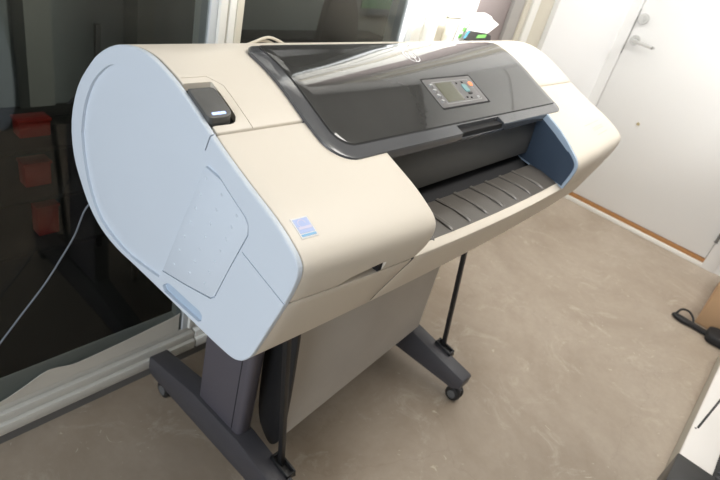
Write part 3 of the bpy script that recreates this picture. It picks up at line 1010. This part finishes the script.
flat_strap('webbing', [(2.755, .030, .001), (2.745, .005, .002), (2.735, -.02, .004), (2.735, -.06, .006), (2.735, -.11, .004), (2.74, -.15, .002), (2.75, -.180, .001)], [.012, .022, .024, .016, .017, .020, .022], .014, webbing, t)
tube('loop', [(2.755, .020, .012), (2.790, .010, .030), (2.800, -.020, .034), (2.785, -.050, .020), (2.750, -.060, .012)], .005, webbing, t)
bm = bmesh.new(); cx_ = [(2.690, -.125), (2.765, -.120), (2.79, -.15), (2.80, -.33), (2.70, -.34), (2.675, -.26), (2.672, -.14)]
bmx = prism(cx_, .002, .040, 'z'); bm.free()
finish(bmx, 'pouch', webbing, t, .010, 3)

# long white case at the lower right corner
t = empty('equipment_case', (1.9, -.25, 0), 'long white case with black slot and black end piece, bottom right corner of the photo', 'equipment')
bx('case_body', 1.665, 2.60, -.300, -.206, 0.0, .118, caseshade, t, .004)
bx('case_top', 1.668, 2.603, -.302, -.204, .112, .124, white, t, .005, 3)
bx('end_piece', 1.45, 1.668, -.310, -.200, 0.0, .128, lidmatte, t, .004)
flat_strap('slot', [(1.845, -.2200, .1236), (2.0, -.2385, .1236), (2.30, -.274, .1236)], .0035, .001, black, t)
bm = bmesh.new(); cyl(bm, (1.838, -.2150, .122), (1.838, -.2150, .1252), .0035, .003, 12); finish(bm, 'screw', black, t)
bx('grille_body', 1.50, 2.6, -.46, -.306, 0.0, .095, black, t, .003)
bm = bmesh.new()
for i in range(26):
    for j in range(5):
        cyl(bm, (1.60 + i * .028 + (j % 2) * .014, -.325 - j * .026, .094), (1.60 + i * .028 + (j % 2) * .014, -.325 - j * .026, .100), .008, .006, 8)
finish(bm, 'grille', footm, t)

# things in the dark room beyond the glass
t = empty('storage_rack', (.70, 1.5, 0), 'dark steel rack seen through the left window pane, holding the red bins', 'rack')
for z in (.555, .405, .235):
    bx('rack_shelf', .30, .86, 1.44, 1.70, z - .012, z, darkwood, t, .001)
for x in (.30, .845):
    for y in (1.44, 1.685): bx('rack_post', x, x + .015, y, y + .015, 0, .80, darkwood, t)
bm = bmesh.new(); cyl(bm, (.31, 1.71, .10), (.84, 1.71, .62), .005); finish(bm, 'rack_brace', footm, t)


def bin_(x0, x1, z0, z1, lab):
    t = empty('storage_bin', ((x0 + x1) / 2, 1.56, z0), lab, 'bin', 'red storage bins behind the glass')
    bm = bmesh.new(); box(bm, x0, x1, 1.50, 1.545, z0 + .001, z1)
    finish(bm, 'bin_body', red, t, .004)
    bx('bin_rim', x0 - .003, x1 + .003, 1.497, 1.548, z1 - .006, z1 + .002, red, t, .002)


bin_(.545, .625, .555, .605, 'red bin on the top shelf of the rack, brightest of the three')
bin_(.550, .620, .405, .478, 'dim red bin on the middle shelf of the rack behind the glass')
bin_(.575, .635, .235, .335, 'dim red bin on the lowest shelf of the rack, nearest the printer')
# pale sheeting lying along the foot of the glass
bm = bmesh.new(); G = []
pts = [(-.2, .114), (.20, .118), (.284, .122), (.34, .140), (.40, .164), (.46, .150), (.52, .152), (.60, .158), (.68, .166), (.74, .172), (.765, .178)]
pts = catmull(pts, 3)
for x, z in pts:
    G.append([bm.verts.new((x, WY + .0185 + dy, zz)) for dy, zz in ((-.0005, .1085), (-.0015, .1085 + (z - .1085) * .5), (-.004, z - .004), (-.0045, z), (-.0035, z + .0006), (-.0030, z - .004), (-.0028, .1085))])
for a, b_ in zip(G, G[1:]):
    for i in range(6): bm.faces.new([a[i], a[i + 1], b_[i + 1], b_[i]])
    bm.faces.new([a[6], a[0], b_[0], b_[6]])
bm.faces.new(G[0]); bm.faces.new(G[-1])
tag(finish(bm, 'plastic_sheeting', palehose), 'pale curling sheeting along the bottom of the left window pane', 'sheeting')
# far bench, chair back and added panel for a reflected view beyond window 2
t = empty('workbench', (2.6, 2.9, 0), 'dark low bench seen through the middle window above the printer', 'bench')
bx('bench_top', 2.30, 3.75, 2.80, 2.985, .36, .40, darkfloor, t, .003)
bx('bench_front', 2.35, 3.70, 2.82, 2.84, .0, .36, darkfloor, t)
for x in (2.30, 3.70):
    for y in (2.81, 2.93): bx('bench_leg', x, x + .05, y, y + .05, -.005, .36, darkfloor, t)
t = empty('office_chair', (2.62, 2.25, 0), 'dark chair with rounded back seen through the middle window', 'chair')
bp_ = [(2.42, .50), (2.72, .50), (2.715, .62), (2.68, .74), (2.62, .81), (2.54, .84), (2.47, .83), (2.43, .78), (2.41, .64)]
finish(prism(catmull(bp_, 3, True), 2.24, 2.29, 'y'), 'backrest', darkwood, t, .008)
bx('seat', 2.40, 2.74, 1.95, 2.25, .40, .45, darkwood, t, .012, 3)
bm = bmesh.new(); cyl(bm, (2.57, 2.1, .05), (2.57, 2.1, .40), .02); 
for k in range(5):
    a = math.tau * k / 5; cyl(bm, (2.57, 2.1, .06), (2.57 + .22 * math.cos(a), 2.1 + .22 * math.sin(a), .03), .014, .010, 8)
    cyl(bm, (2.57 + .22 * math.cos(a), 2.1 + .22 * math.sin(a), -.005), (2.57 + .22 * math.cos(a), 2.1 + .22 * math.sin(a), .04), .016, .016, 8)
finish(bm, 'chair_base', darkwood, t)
t = empty('reflected_view', (3.3, 2.99, .6), 'framed green panel added beyond the middle window in place of a reflected view', 'picture')
bx('reflected_view_frame', 3.46, 4.05, 2.965, 2.995, .52, 1.10, panelgrey, t, .004)
bx('reflected_view_panel', 3.56, 3.95, 2.960, 2.966, .58, 1.04, greenview, t)
